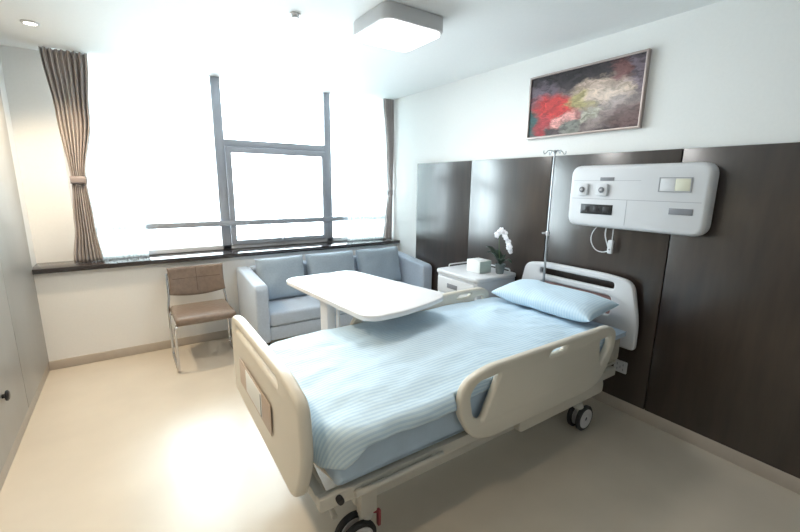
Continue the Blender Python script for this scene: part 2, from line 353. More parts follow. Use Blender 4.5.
# ---------------------------------------------------------------- curtains
def curtain(name, zs, label, cat, m, folds, amp, y, nz=60, nx=150, group=None, thick=0.002, tie=None):
    """zs: list of (z, xl, xr)"""
    bm = BM(); uvl = bm.loops.layers.uv.verify(); V = []
    zs = sorted(zs)
    for j in range(nz + 1):
        z = zs[0][0] + (zs[-1][0] - zs[0][0]) * j / nz
        for (za, la, ra), (zb_, lb, rb) in zip(zs, zs[1:]):
            if za <= z <= zb_ + 1e-6:
                t = (z - za) / (zb_ - za); t = t * t * (3 - 2 * t); xl = la + (lb - la) * t; xr = ra + (rb - ra) * t
        row = []
        for i in range(nx + 1):
            u = i / nx
            a = amp * (0.75 + 0.25 * math.sin(3 * z + 9 * u))
            yy = y + a * math.sin(2 * math.pi * folds * u + 0.5 * math.sin(z * 2.1 + u * 5)) + 0.2 * a * math.sin(2 * math.pi * folds * 2.3 * u + z)
            row.append(bm.verts.new((xl + (xr - xl) * u, yy, z)))
        V.append(row)
    for j in range(nz):
        for i in range(nx):
            f = bm.faces.new((V[j][i], V[j][i + 1], V[j + 1][i + 1], V[j + 1][i]))
            for lp, (a, c) in zip(f.loops, ((i, j), (i + 1, j), (i + 1, j + 1), (i, j + 1))): lp[uvl].uv = (a / nx, c / nz)
    if tie:
        base = (0.5 * (zs[0][1] + zs[0][2]), y, zs[0][0]); t = thing(name, label, cat, base, group)
        o = obj('drape', bm, m, t, ang=180)
    else:
        o = obj(name, bm, m, None, (0.5 * (zs[0][1] + zs[0][2]), y, zs[0][0]), ang=180); tag(o, label, cat, group)
    sm = o.modifiers.new('thickness', 'SOLIDIFY'); sm.thickness = thick
    if tie:
        z, xl, xr = tie; b = BM(); N = 40; hw = (xr - xl) / 2 + .008; cx = (xl + xr) / 2; hd = amp + 0.012; R = []
        for zz in (z - .03, z - .01, z + .01, z + .03):
            R.append([b.verts.new((cx + hw * math.cos(2 * math.pi * k / N), y + hd * math.sin(2 * math.pi * k / N), zz)) for k in range(N)])
        for p, q in zip(R, R[1:]):
            for k in range(N): b.faces.new((p[k], p[(k + 1) % N], q[(k + 1) % N], q[k]))
        s = obj('tieback', b, M_CURT, t, ang=180); mm = s.modifiers.new('thickness', 'SOLIDIFY'); mm.thickness = .004
curtain('curtain', [(.875, -3.25, -3.045), (1.2, -3.21, -3.07), (1.57, -3.185, -3.085), (2.1, -3.22, -3.0), (H - .004, -3.26, -2.965)],
        'striped taupe curtain tied back at the left end of the window', 'curtain', M_CURT, 8, 0.030, 0.125, group='tied-back taupe curtains', tie=(1.57, -3.185, -3.085))
curtain('curtain', [(.875, -.135, -.02), (1.2, -.105, -.02), (1.46, -.07, -.02), (2.0, -.10, -.012), (H - .004, -.15, -.008)],
        'striped taupe curtain tied back at the right end of the window beside the white wall', 'curtain', M_CURT, 6, 0.026, 0.125, group='tied-back taupe curtains', tie=(1.46, -.07, -.02))
curtain('sheer_curtain', [(.875, -3.08, -2.70), (H - .004, -3.12, -2.66)], 'sheer white curtain gathered next to the left taupe curtain', 'curtain', M_SHEER, 9, 0.012, 0.188, group='sheer white curtains', thick=0.0008)
curtain('sheer_curtain', [(.875, -.62, -.06), (H - .004, -.60, -.06)], 'sheer white curtain hanging over the right window pane', 'curtain', M_SHEER, 12, 0.012, 0.188, group='sheer white curtains', thick=0.0008)

# ---------------------------------------------------------------- wardrobe on the left wall (a slim built-in run, 8 cm of it stands proud)
wd = thing('wardrobe', 'full-height grey laminate wardrobe along the left wall', 'wardrobe', (XL + .03, -2.1, 0))
obj('carcass', bx(XL + .0002, XL + .004, -4.2, -.016, .085, H - .004), M_GAP, wd)
# the wall plane was fitted to the door fronts, so the doors are shallow in front of the wall
obj('plinth', bx(XL + .0005, XL + .010, -4.2, -0.013, 0.0005, 0.08, bev=.002), M_BASE, wd)
for i, (y0, y1) in enumerate(((-.85, -.014), (-1.70, -.85), (-2.55, -1.70), (-3.40, -2.55), (-4.20, -3.4))):
    d = obj('door', bx(XL + .0005, XL + .016, y0 + .004, y1 - .004, 0.085, H - .002, bev=.0015), M_WARD, wd)
    if i == 1:
        b = BM(); lathe(b, [(.001, 0), (.012, 0), (.012, .012), (.028, .016), (.030, .024), (.022, .030), (.001, .031)], (XL + .016, -1.32, .395), 'X'); obj('knob', b, M_BLACK, d, label='round black knob')

# ---------------------------------------------------------------- ceiling fittings
cl = thing('ceiling_lamp', 'square ceiling lamp with a lit white diffuser and grey rim', 'lamp', (-1.28, -1.89, H))
lx0, lx1, ly0, ly1 = -1.51, -1.07, -2.12, -1.68
b = BM(); slab(b, [rounded([(lx0, ly0), (lx1, ly0), (lx1, ly1), (lx0, ly1)], .07, 8)], 0.085, .006, lambda u, v, q: (u, v, H - .0435 - q)); obj('housing', b, M_LAMPB, cl)
b = BM(); slab(b, [rounded([(lx0 + .015, ly0 + .015), (lx1 - .015, ly0 + .015), (lx1 - .015, ly1 - .015), (lx0 + .015, ly1 - .015)], .06, 8)], 0.016, .004, lambda u, v, q: (u, v, H - .094 - q)); obj('diffuser', b, M_DIFF, cl)
names_dl = ['small round recessed downlight in the ceiling corner by the left curtain', 'recessed downlight in the ceiling above the wardrobe', 'recessed downlight in the ceiling near the entrance end']
for (x, y, p), lb in zip(SPOTS, names_dl):
    t = thing('downlight', lb, 'light', (x, y, H), 'recessed downlights')
    b = BM(); N = 32
    prof = [(.034, -.001), (.050, -.001), (.050, -.006), (.044, -.010), (.036, -.010), (.034, -.006)]
    rings = [[b.verts.new((x + r * math.cos(2 * math.pi * k / N), y + r * math.sin(2 * math.pi * k / N), H + h)) for k in range(N)] for r, h in prof + prof[:1]]
    for p_, q_ in zip(rings, rings[1:]):
        for k in range(N): b.faces.new((p_[k], p_[(k + 1) % N], q_[(k + 1) % N], q_[k]))
    obj('trim_ring', b, M_WHITE, t)
    b = BM(); lathe(b, [(.001, -.001), (.034, -.001), (.034, -.007), (.001, -.007)], (x, y, H)); obj('lens', b, M_LED, t)
b = BM(); lathe(b, [(.001, -.0005), (.032, -.0005), (.034, -.006), (.024, -.010), (.020, -.024), (.010, -.026), (.001, -.026)], (-1.85, -1.62, H))
tag(obj('sprinkler_head', b, M_WHITE, None, (-1.85, -1.62, H)), 'small white round sprinkler head on the ceiling left of the square lamp', 'sprinkler')

# ---------------------------------------------------------------- painting
pt = thing('framed_painting', 'framed painting in dark purple, red and cream on the white wall above the bed', 'painting', (0, -2.38, 1.94))
py0, py1, pz0, pz1 = -2.83, -1.935, 1.945, 2.415
b = BM(); slab(b, [[(py0, pz0), (py1, pz0), (py1, pz1), (py0, pz1)], [(py0 + .014, pz0 + .014), (py1 - .014, pz0 + .014), (py1 - .014, pz1 - .014), (py0 + .014, pz1 - .014)]], .034, .003, lambda u, v, q: (-.0185 - q, u, v))
obj('frame', b, add_noise(mat('champagne_frame', (0.45, 0.38, 0.36), 0.3, metal=.7), (9, 9, 9), .05), pt)
b = BM(); uvl = b.loops.layers.uv.verify()
box(b, -.024, -.004, py0 + .012, py1 - .012, pz0 + .012, pz1 - .012)
for f in b.faces:
    for lp in f.loops: lp[uvl].uv = ((py1 - lp.vert.co.y) / (py1 - py0), (lp.vert.co.z - pz0) / (pz1 - pz0))
obj('canvas', b, M_PAINT, pt)

# ---------------------------------------------------------------- bedhead wall console
cs = thing('wall_console', 'long white medical wall console with outlets above the bed head', 'wall console', (-.03, -2.85, 1.3))
X0 = -0.030
cy0, cy1, cz0, cz1 = -3.305, -2.44, 1.295, 1.715
b = BM(); slab(b, [rounded([(cy0, cz0), (cy1, cz0), (cy1, cz1), (cy0, cz1)], .075, 8)], .10, .028, lambda u, v, q: (X0 - .0505 - q, u, v)); obj('housing', b, M_WHITE, cs)
XF = X0 - .1005
def face(y0, y1, z0, z1, d=.003, bev=.001): return bx(XF - d, XF + .001, y0, y1, z0, z1, bev=bev)
obj('seam', face(cy0 + .035, cy1 - .03, 1.488, 1.491, .001, 0), M_LINE, cs)
obj('seam', face(-2.86, -2.857, cz0 + .03, 1.488, .001, 0), M_LINE, cs)
obj('seam', face(-2.93, cy1 - .03, 1.612, 1.614, .001, 0), M_LINE, cs)
obj('label_plate', face(-2.76, -2.665, 1.611, 1.634), M_GREYP, cs)
obj('label_plate', face(-3.235, -3.11, 1.415, 1.452), M_GREYP, cs)
for y in (-2.55, -2.69):
    g = BM(); slab(g, [rounded([(y - .038, 1.512), (y + .038, 1.512), (y + .038, 1.592), (y - .038, 1.592)], .014, 4)], .018, .004, lambda u, v, q: (XF - .0085 - q, u, v)); g = obj('gas_outlet', g, M_WHITE, cs)
    b = BM(); lathe(b, [(.001, 0), (.019, 0), (.020, -.004), (.017, -.008), (.011, -.009), (.010, -.004), (.001, -.004)], (XF - .017, y, 1.551), 'X'); obj('outlet_ring', b, M_GREYP, g)
    b = BM(); lathe(b, [(.001, 0), (.008, 0), (.007, -.008), (.001, -.009)], (XF - .021, y, 1.551), 'X'); obj('outlet_valve', b, M_WHITE, g)
s = obj('power_socket_strip', face(-2.77, -2.545, 1.385, 1.452, .004), M_BLACK, cs)
for k in range(3):
    y = -2.59 - k * .068
    b = BM(); box(b, XF - .006, XF - .003, y - .02, y + .02, 1.40, 1.437, bev=.001); obj('socket_insert', b, mat('dark_insert', (.03, .03, .033), .3), s)
b = BM(); slab(b, [[(-3.210, 1.545), (-3.035, 1.545), (-3.035, 1.632), (-3.210, 1.632)], [(-3.205, 1.550), (-3.040, 1.550), (-3.040, 1.627), (-3.205, 1.627)]], .005, .001, lambda u, v, q: (XF - .002 - q, u, v)); pf = obj('control_panel', b, M_LINE, cs)
obj('switch_plate', face(-3.202, -3.125, 1.553, 1.624, .004), M_BEIGEW, pf); obj('cover_plate', face(-3.123, -3.043, 1.553, 1.624, .003), M_WHITE, pf)

# nurse call handset hanging on its cord
nc = thing('call_handset', 'white nurse call handset hanging on a cord below the wall console', 'handset', (-.09, -2.765, 1.2))
b = BM()
P = lambda y, z, x=-.085: (x, y - .055, z)
tube(b, smooth_path([P(-2.60, 1.3), P(-2.565, 1.25), P(-2.56, 1.19), P(-2.60, 1.13), P(-2.66, 1.12), P(-2.70, 1.14)], .05, 6), .0035, 8)
tube(b, smooth_path([P(-2.665, 1.3), P(-2.66, 1.24), P(-2.69, 1.17), P(-2.70, 1.15)], .04, 6), .0045, 8)
tube(b, smooth_path([P(-2.715, 1.3), P(-2.715, 1.20)], .04, 6), .0035, 8)
obj('cord', b, M_WHITE, nc)
b = BM(); slab(b, [rounded([(-2.783, 1.12), (-2.748, 1.12), (-2.748, 1.215), (-2.783, 1.215)], .012, 5)], .022, .006, lambda u, v, q: (-.088 - q, u, v)); h = obj('handset', b, M_WHITE, nc)
b = BM(); lathe(b, [(.001, 0), (.006, 0), (.005, -.003), (.001, -.003)], (-.099, -2.7655, 1.15), 'X'); obj('call_button', b, M_GREYP, h)

# wall socket by the baseboard
ws = thing('wall_socket', 'white power socket low on the brown panel behind the bed', 'socket', (-.03, -2.91, .33))
b = BM(); slab(b, [rounded([(-2.955, .285), (-2.865, .285), (-2.865, .372), (-2.955, .372)], .008, 4)], .010, .003, lambda u, v, q: (X0 - .0055 - q, u, v)); obj('plate', b, M_WHITE, ws)
b = BM()
for y, z in ((-2.93, .345), (-2.93, .31), (-2.91, .327), (-2.89, .345), (-2.89, .31)): box(b, X0 - .0112, X0 - .010, y - .003, y + .003, z - .008, z + .008)
obj('socket_holes', b, M_LINE, ws)

# ---------------------------------------------------------------- bed
bed = thing('hospital_bed', 'ivory adjustable hospital bed on casters with raised side rails', 'bed', (-1.25, -2.52, 0))
CYB = -2.525
# head panel (outline in y, z)
def yz(x): return lambda u, v, q: (x + q, u, v)
hp = rounded([(-3.02, .50), (-2.05, .50), (-2.05, .72), (-2.10, .955), (-2.28, .985), (-2.78, .985), (-2.96, .965), (-3.02, .70)], [.03, .03, .1, .06, .1, .1, .07, .1], 8)
slot = rounded([(-2.245, .885), (-2.245, .935), (-2.84, .935), (-2.84, .885)], .022, 5)
slot2 = rounded([(-2.26, .70), (-2.26, .835), (-2.83, .835), (-2.83, .70)], .03, 5)
b = BM(); slab(b, [hp, slot, slot2], .045, .015, yz(-.105)); hd = obj('head_panel', b, M_WHITE, bed)
b = BM(); box(b, -.103, -.093, -2.84, -2.25, .69, .845, bev=.002); obj('panel_insert', b, M_ROSE, hd, label='dusty rose insert')
# foot panel
fp = rounded([(-2.95, .415), (-1.93, .415), (-1.89, .55), (-1.92, .84), (-2.08, .885), (-2.88, .885), (-3.01, .84), (-3.03, .60)], [.06, .08, .1, .09, .08, .08, .09, .1], 8)
fs = rounded([(-2.10, .812), (-2.10, .838), (-2.80, .838), (-2.80, .812)], .012, 5)
b = BM(); slab(b, [fp, fs], .05, .018, lambda u, v, q: (-2.385 + q + .10 * max(0, (-2.93 - u)) + .10 * max(0, (u + 2.05)), u, v)); fo = obj('foot_panel', b, M_BEDP, bed)
b = BM(); box(b, -2.4115, -2.407, -2.69, -2.14, .54, .68, bev=.003); obj('panel_insert', b, M_TAN, fo, label='tan insert')
b = BM(); box(b, -2.4135, -2.4105, -2.56, -2.28, .555, .67, bev=.002); ch = obj('chart_card', b, M_PAPER, fo)
b = BM(); box(b, -2.4150, -2.4130, -2.555, -2.547, .56, .665); obj('card_clip', b, M_GREYP, ch)
# side rails
def rail(ys_):
    o = rounded([(-1.50, .405), (-1.62, .44), (-1.715, .60), (-1.69, .73), (-1.55, .775), (-.54, .775), (-.455, .735), (-.45, .64), (-.52, .50), (-.60, .425), (-.74, .405)],
                [.04, .06, .12, .10, .10, .06, .06, .06, .06, .05, .04], 7)
    h1 = rounded([(-1.645, .665), (-1.60, .715), (-1.455, .722), (-1.56, .51), (-1.62, .55)], [.03, .04, .02, .02, .03], 5)
    h2 = rounded([(-.625, .70), (-.515, .71), (-.51, .65), (-.60, .54)], [.015, .03, .03, .02], 5)
    h3 = rounded([(-1.10, .718), (-1.07, .746), (-.94, .746), (-.965, .718)], .012, 4)
    if ys_ > CYB: h3 = [(x + .29, z - .002) for x, z in h3]
    bm = BM(); slab(bm, [o, h1, h2, h3], .042, .014, lambda u, v, q: (u, ys_ + q, v)); r = obj('side_rail', bm, M_BEDP, bed)
    sgn = 1 if ys_ < CYB else -1
    for x in (-1.35, -.7):
        bm = BM()
        tube(bm, smooth_path([(x, ys_ + sgn * .015, .44), (x, ys_ + sgn * .025, .395), (x, ys_ + sgn * .06, .39)], .02), .012)
        obj('rail_hinge', bm, M_BEDM, r)
rail(-3.04); rail(-2.01)
# deck frame
IYB = -2.315
b = BM()
for y in (-2.975, -2.075): box(b, -2.33, -.27, y - .02, y + .02, .362, .418, bev=.006)
for x in (-2.31, -1.6, -.9, -.29): box(b, x - .02, x + .02, -2.956, -2.094, .37, .412, bev=.005)
box(b, -2.24, -.20, -2.955, -2.095, .412, .430, bev=.003)
for y in (-2.80, -2.25): box(b, -.28, -.09, y - .02, y + .02, .375, .408, bev=.004); box(b, -.125, -.09, y - .02, y + .02, .38, .52, bev=.004)
box(b, -.28, -.145, IYB - .015, IYB + .015, .378, .411, bev=.003)
df = obj('deck_frame', b, M_BEDM, bed)
b = BM()
for y in (-3.01,):
    tube(b, [(-2.19, y + .0, .392), (-1.75, y, .392)], .013)
    for x in (-2.17, -1.80): box(b, x - .012, x + .012, y, y + .03, .38, .404)
obj('accessory_rail', b, M_BEDM, df)
b = BM(); lathe(b, [(.001, -.015), (.012, -.015), (.014, -.008), (.014, .008), (.012, .015), (.001, .015)], (-2.255, -3.01, .400), 'Y'); obj('bumper', b, M_RUB, bed)
# base frame
b = BM()
for y in (-2.88, -2.17): box(b, -2.11, -.42, y - .03, y + .03, .235, .295, bev=.006)
for x in (-2.10, -.45): box(b, x - .035, x + .035, -2.90, -2.15, .225, .285, bev=.006)
base = obj('base_frame', b, M_BEDM, bed)
b = BM(); slab(b, [rounded([(-1.15, .235), (-.32, .235), (-.32, .32), (-.38, .36), (-1.05, .36), (-1.15, .33)], .03, 5)], .06, .012, lambda u, v, q: (u, -2.925 + q, v)); obj('base_cover', b, M_BEDP, base)
for y in (-2.80, -2.25):
    for xa, xb_ in ((-2.0, -1.55), (-.55, -.98)):
        b = BM(); tube(b, [(xa, y, .28), (xb_, y, .385)], .018); obj('lift_arm', b, M_BEDM, bed)
b = BM(); tube(b, [(-1.9, -2.52, .27), (-1.25, -2.52, .36)], .028); tube(b, [(-1.25, -2.52, .36), (-1.0, -2.52, .40)], .015); obj('actuator', b, M_GREYP, bed)
# legs joining deck and base at the foot end, pale rectangular posts
for y in (-2.91, -2.13):
    b = BM(); box(b, -2.125, -2.045, y - .025, y + .025, .185, .37, bev=.008); obj('leg', b, M_BEDM, bed)
# crossed brace below the foot panel
b = BM(); tube(b, [(-2.22, -2.88, .39), (-2.22, -2.2, .20)], .012); tube(b, [(-2.22, -2.88, .20), (-2.22, -2.2, .39)], .012); obj('cross_brace', b, M_BEDM, bed)
def caster(x, y, dx):
    W, Z = x + dx, .0855
    b = BM(); lathe(b, [(.001, .155), (.03, .155), (.034, .165), (.026, .19), (.001, .19)], (x, y, 0)); lathe(b, [(.001, .16), (.016, .16), (.016, .236), (.001, .236)], (x, y, 0))
    tube(b, [(x, y, .165), (W, y, .09)], .016)
    tube(b, [(W, y - .04, Z), (W, y + .04, Z)], .009)
    c = obj('caster', b, M_BEDM, bed)
    for s in (-1, 1):
        b = BM(); yc = y + s * .030
        lathe(b, [(.062, -.014), (.078, -.013), (.085, -.007), (.085, .007), (.078, .013), (.062, .014)], (W, yc, Z), 'Y', 36); wl = obj('wheel', b, M_RUB, c)
        b = BM(); lathe(b, [(.001, -.013), (.012, -.013), (.014, -.018), (.020, -.018), (.024, -.014), (.064, -.0165), (.066, 0), (.064, .0165), (.024, .014), (.020, .018), (.014, .018), (.012, .013), (.001, .013)], (W, yc, Z), 'Y', 36); obj('hub', b, M_HUB, wl)
for x, y, dx in ((-2.085, -2.90, -.05), (-.50, -2.90, .03), (-2.085, -2.13, -.05), (-.50, -2.13, .03)): caster(x, y, dx)
# brake pedal by the near foot wheel
b = BM(); box(b, -2.035, -2.02, -2.925, -2.905, .09, .17, bev=.004); tube(b, [(-2.085, -2.90, .17), (-2.03, -2.915, .16)], .006); obj('brake_pedal', b, mat('red_pedal', (.35, .06, .07), .5), bed)

# mattress
mt = thing('mattress', 'mattress in a pale blue sheet lying on the hospital bed', 'mattress', (-1.2, -2.52, .4315))
b = BM(); box(b, -2.245, -.192, -2.975, -2.065, .432, .635, bev=.04, seg=5); obj('core', b, add_noise(mat('beige_ticking', (.46, .42, .36), .7), (20, 20, 20), .1), mt)
b = BM(); slab(b, [rounded([(-2.262, .4325), (-.43, .4325), (-.44, .61), (-.186, .625), (-.186, .65), (-2.258, .65)], [.03, .01, .02, .01, .02, .045], 5)], .944, .03, lambda u, v, q: (u, CYB + q, v)); obj('sheet', b, M_SHEET, mt)

# duvet: rings of a rounded rectangle with a rolled edge that hangs down
def duvet():
    bm = BM(); uvl = bm.loops.layers.uv.verify()
    x0, x1, y0, y1, R = -2.262, -.36, -3.005, -2.035, .13
    out = []; N = 40
    def seg(a, b_, n): return [(a[0] + (b_[0] - a[0]) * k / n, a[1] + (b_[1] - a[1]) * k / n) for k in range(n)]
    def arc(cx, cy, a0, n): return [(cx + R * math.cos(a0 + math.pi / 2 * k / n), cy + R * math.sin(a0 + math.pi / 2 * k / n)) for k in range(n)]
    nor = []
    def add(pts, nf):
        for p in pts: out.append(p); nor.append(nf(p))
    add(seg((x0 + R, y0), (x1 - R, y0), 80), lambda p: (0, -1)); add(arc(x1 - R, y0 + R, -math.pi / 2, 10), lambda p: ((p[0] - x1 + R) / R, (p[1] - y0 - R) / R))
    add(seg((x1, y0 + R), (x1, y1 - R), 40), lambda p: (1, 0)); add(arc(x1 - R, y1 - R, 0, 10), lambda p: ((p[0] - x1 + R) / R, (p[1] - y1 + R) / R))
    add(seg((x1 - R, y1), (x0 + R, y1), 80), lambda p: (0, 1)); add(arc(x0 + R, y1 - R, math.pi / 2, 10), lambda p: ((p[0] - x0 - R) / R, (p[1] - y1 + R) / R))
    add(seg((x0, y1 - R), (x0, y0 + R), 40), lambda p: (-1, 0)); add(arc(x0 + R, y0 + R, math.pi, 10), lambda p: ((p[0] - x0 - R) / R, (p[1] - y0 - R) / R))
    n = len(out); ZT = .682; rr = .055
    def wr(x, y, k=1.0):
        v = .012 * noise.noise(Vector((x * 2.2, y * 3.0, .3))) + .009 * noise.noise(Vector((x * 2 + y * 4, y * 8 - x * 3, 5))) + .005 * noise.noise(Vector((x * 9 + y * 7, y * 13 - x * 2, 2)))
        # crease fans near the pillow and the foot
        v += .007 * math.exp(-((x + .78) / .25) ** 2) * math.sin(18 * (y - .5 * x)) 
        return v * k
    cyc = (y0 + y1) / 2; rings = []; uvs = []
    NR = 26
    for k in range(NR + 1):
        t = k / NR; ring = []; uv = []
        for p, q in zip(out, nor):
            cx = min(max(p[0], x0 + .49), x1 - .49); cx0 = Vector((cx, cyc)); pp = cx0.lerp(Vector(p), t)
            dome = .022 * (1 - t ** 3)
            ring.append(Vector((pp.x, pp.y, ZT + dome + wr(pp.x, pp.y)))); uv.append((pp.x, pp.y))
        rings.append(ring); uvs.append(uv)
    def drop_at(x, nx, ny):
        foot = max(0, min(1, (-1.55 - x) / .6))
        d = .045 + .065 * foot
        if nx > .3: d = .03 * (1 - nx) + .012
        if ny < -.5 and nx < .3: d = .006 + .10 * max(0, min(1, (-2.15 - x) / .06))
        if nx < -.5: d = .10
        if ny > .7: d = .055
        return max(d, .006)
    KS = 10
    for k in range(1, KS + 1):
        ring = []; uv = []
        for i, (p, q) in enumerate(zip(out, nor)):
            D = drop_at(p[0], *q); L = rr * math.pi / 2 + D; s = L * k / KS
            if s < rr * math.pi / 2: a = s / rr; off = rr * math.sin(a); dz = rr * (1 - math.cos(a))
            else: off = rr; dz = rr + (s - rr * math.pi / 2)
            off *= (1.0 if q[0] < .5 else .4)
            wav = .006 * math.sin(p[0] * 23 + p[1] * 31) * k / KS
            side = q[1] < -.5
            o2 = off + wav + (-.012 if q[1] > .5 else 0) * k / KS
            if side and p[0] > -1.72: o2 = min(o2, .008 + 0)      # tucked inside the raised rail
            elif side: o2 = min(o2, .055)
            if q[1] > .5: o2 = min(o2, 0.004)
            z = ZT + wr(p[0], p[1]) - dz
            ring.append(Vector((p[0] + q[0] * o2, p[1] + q[1] * o2, z))); uv.append((p[0] + q[0] * s, p[1] + q[1] * s))
        rings.append(ring); uvs.append(uv)
    V = [[bm.verts.new(c) for c in r] for r in rings]
    for a in range(len(V) - 1):
        for i in range(n):
            j = (i + 1) % n
            f = bm.faces.new((V[a][i], V[a + 1][i], V[a + 1][j], V[a][j]))
            for lp, (r_, i_) in zip(f.loops, ((a, i), (a + 1, i), (a + 1, j), (a, j))): lp[uvl].uv = uvs[r_][i_]
    bmesh.ops.remove_doubles(bm, verts=V[0], dist=1e-4)
    o = obj('duvet', bm, M_DUVET, None, (-1.3, -2.52, .65), ang=180)
    tag(o, 'pale blue striped duvet spread over the hospital bed', 'duvet')
    s = o.modifiers.new('thickness', 'SOLIDIFY'); s.thickness = .014; s.offset = -1
    return o
duvet()

# pillow
b = BM(); cushion(b, .35, .80, .13, n=32, px=4, pinch=.06, power=.45)
o = obj('pillow', b, M_PILLOW, None, (-.365, -2.525, .785), ang=180, local=True)
o.rotation_euler = (0, math.radians(-8), math.radians(1)); tag(o, 'pale blue striped pillow at the head of the hospital bed', 'pillow')

# infusion stand
iv = thing('infusion_pole', 'thin chrome drip pole with four hooks rising at the bed head', 'infusion pole', (-.165, -2.13, .46))
IX, IY = -.165, -2.315
iv.location = (IX, IY, .413)
b = BM(); tube(b, [(IX, IY, .413), (IX, IY, 1.22)], .0095); obj('lower_tube', b, M_STEEL, iv)
b = BM(); tube(b, [(IX, IY, 1.2), (IX, IY, 1.83)], .006); obj('upper_tube', b, M_STEEL, iv)
b = BM(); lathe(b, [(.001, 0), (.014, 0), (.016, .006), (.016, .028), (.012, .034), (.001, .034)], (IX, IY, 1.20)); tube(b, [(IX, IY, 1.217), (IX - .03, IY + .03, 1.217)], .006); obj('height_collar', b, M_WHITE, iv)
for k in range(4):
    a = math.pi / 4 + k * math.pi / 2 + .3; c, s = math.cos(a), math.sin(a); b = BM()
    pts = [(0, .0, 1.815), (.0, .03, 1.83), (.0, .055, 1.825), (0, .066, 1.808), (0, .078, 1.80), (0, .088, 1.812), (0, .084, 1.826)]
    tube(b, smooth_path([(IX + c * r, IY + s * r, z) for _, r, z in pts], .012, 4), .0032, 8); obj('hook', b, M_STEEL, iv)
b = BM(); lathe(b, [(.001, 0), (.012, 0), (.012, .018), (.004, .026), (.001, .026)], (IX, IY, 1.806)); obj('hub', b, M_STEEL, iv)

# ---------------------------------------------------------------- overbed table
tb = thing('overbed_table', 'white overbed table reaching over the far side of the bed', 'table', (-1.6, -1.82, 0))
ol = [(-1.895, -1.33), (-1.83, -1.27), (-1.36, -1.255), (-1.30, -1.30), (-1.105, -2.19), (-1.15, -2.285), (-1.33, -2.355), (-1.58, -2.41), (-1.74, -2.405), (-1.80, -2.35)]
b = BM(); slab(b, [rounded(ol, [.04, .06, .04, .04, .07, .09, .2, .2, .07, .05], 6)], .034, .008, lambda u, v, q: (u, v, .842 + q)); tt = obj('tabletop', b, M_TABLE, tb)
b = BM()
for i in range(1):
    tube(b, [(-1.857, -1.475, .8585), (-1.33, -1.46, .8585)], .0022, 6)
obj('fold_line', b, mat('fold_line', (.55, .33, .30), .5), tt)
b = BM(); box(b, -1.80, -1.74, -1.87, -1.75, .06, .826, bev=.012); obj('column', b, M_WHITE, tb)
b = BM(); tube(b, smooth_path([(-1.755, -1.945, .826), (-1.755, -1.945, .6), (-1.765, -1.87, .45)], .05), .013); obj('strut', b, M_WHITE, tb)
b = BM(); box(b, -1.82, -1.12, -1.60, -1.55, .055, .085, bev=.006); box(b, -1.82, -1.12, -1.965, -1.915, .055, .085, bev=.006); box(b, -1.82, -1.75, -1.96, -1.56, .055, .09, bev=.006); bs = obj('base', b, M_WHITE, tb)
for x in (-1.79, -1.15):
    for y in (-1.575, -1.94):
        b = BM(); lathe(b, [(.001, -.012), (.022, -.012), (.026, -.006), (.026, .006), (.022, .012), (.001, .012)], (x, y, .0265), 'Y', 20); box(b, x - .008, x + .008, y - .008, y + .008, .03, .058); obj('caster', b, M_GREYP, bs)

# ---------------------------------------------------------------- sofa
sf = thing('sofa', 'blue-grey three-seat sofa below the window', 'sofa', (-1.0, -.42, 0))
SX0, SX1, SY0, SY1 = -1.985, -.045, -.78, -.045
def armfn(xa, xb_):
    bm = BM(); o = rounded([(SY0, .16), (SY1, .16), (SY1, .74), (SY1 - .12, .745), (SY0, .69)], [.02, .02, .04, .04, .06], 6)
    slab(bm, [o], abs(xb_ - xa), .022, lambda u, v, q: ((xa + xb_) / 2 + q, u, v)); return bm
obj('armrest', armfn(SX0, SX0 + .115), M_SOFA, sf); obj('armrest', armfn(SX1 - .13, SX1), M_SOFA, sf)
obj('backrest', bx(SX0 + .116, SX1 - .131, SY1 - .13, SY1, .18, .74, bev=.03, seg=4), M_SOFA, sf)
b = BM(); box(b, SX0 + .116, SX1 - .131, SY0 + .015, SY1 - .131, .17, .30, bev=.012, seg=3); obj('seat_base', b, M_SOFA, sf)
b = BM(); box(b, SX0 + .117, SX1 - .132, SY0 + .0, SY1 - .132, .302, .43, bev=.028, seg=4); obj('seat_cushion', b, M_SOFA, sf)
for x in (SX0 + .10, SX1 - .10):
    for y in (SY0 + .08, SY1 - .08):
        b = BM(); lathe(b, [(.001, 0), (.016, 0), (.024, .16), (.001, .16)], (x, y, 0.0005)); obj('leg', b, M_BLACK, sf)
lab = ['grey-blue square back cushion at the left end of the sofa', 'grey-blue square back cushion in the middle of the sofa', 'grey-blue square back cushion at the right end of the sofa']
for (xa, xb_), lb in zip(((-1.85, -1.37), (-1.335, -.79), (-.745, -.19)), lab):
    b = BM(); cushion(b, xb_ - xa, .42, .17, n=26, px=5, pinch=.04, power=.4)
    o = obj('back_cushion', b, M_CUSH, None, ((xa + xb_) / 2, -.31, .635), ang=180, local=True); o.rotation_euler = (math.radians(76), 0, 0)
    tag(o, lb, 'cushion', 'back cushions on the sofa')
    b = BM(); cw, chh = (xb_ - xa) / 2, .21; pts = []
    for k in range(97):
        a = 2 * math.pi * k / 96; c, q = math.cos(a), math.sin(a); e = 1 / 8
        u = math.copysign(abs(c) ** (2 * e), c); v = math.copysign(abs(q) ** (2 * e), q)
        pts.append((u * cw * (1 - .04 * (1 - v * v) * abs(u) ** 3), v * chh * (1 - .04 * (1 - u * u) * abs(v) ** 3), 0))
    tube(b, pts, .0045, 6); obj('piping', b, M_SOFA, o, ang=180, local=True)

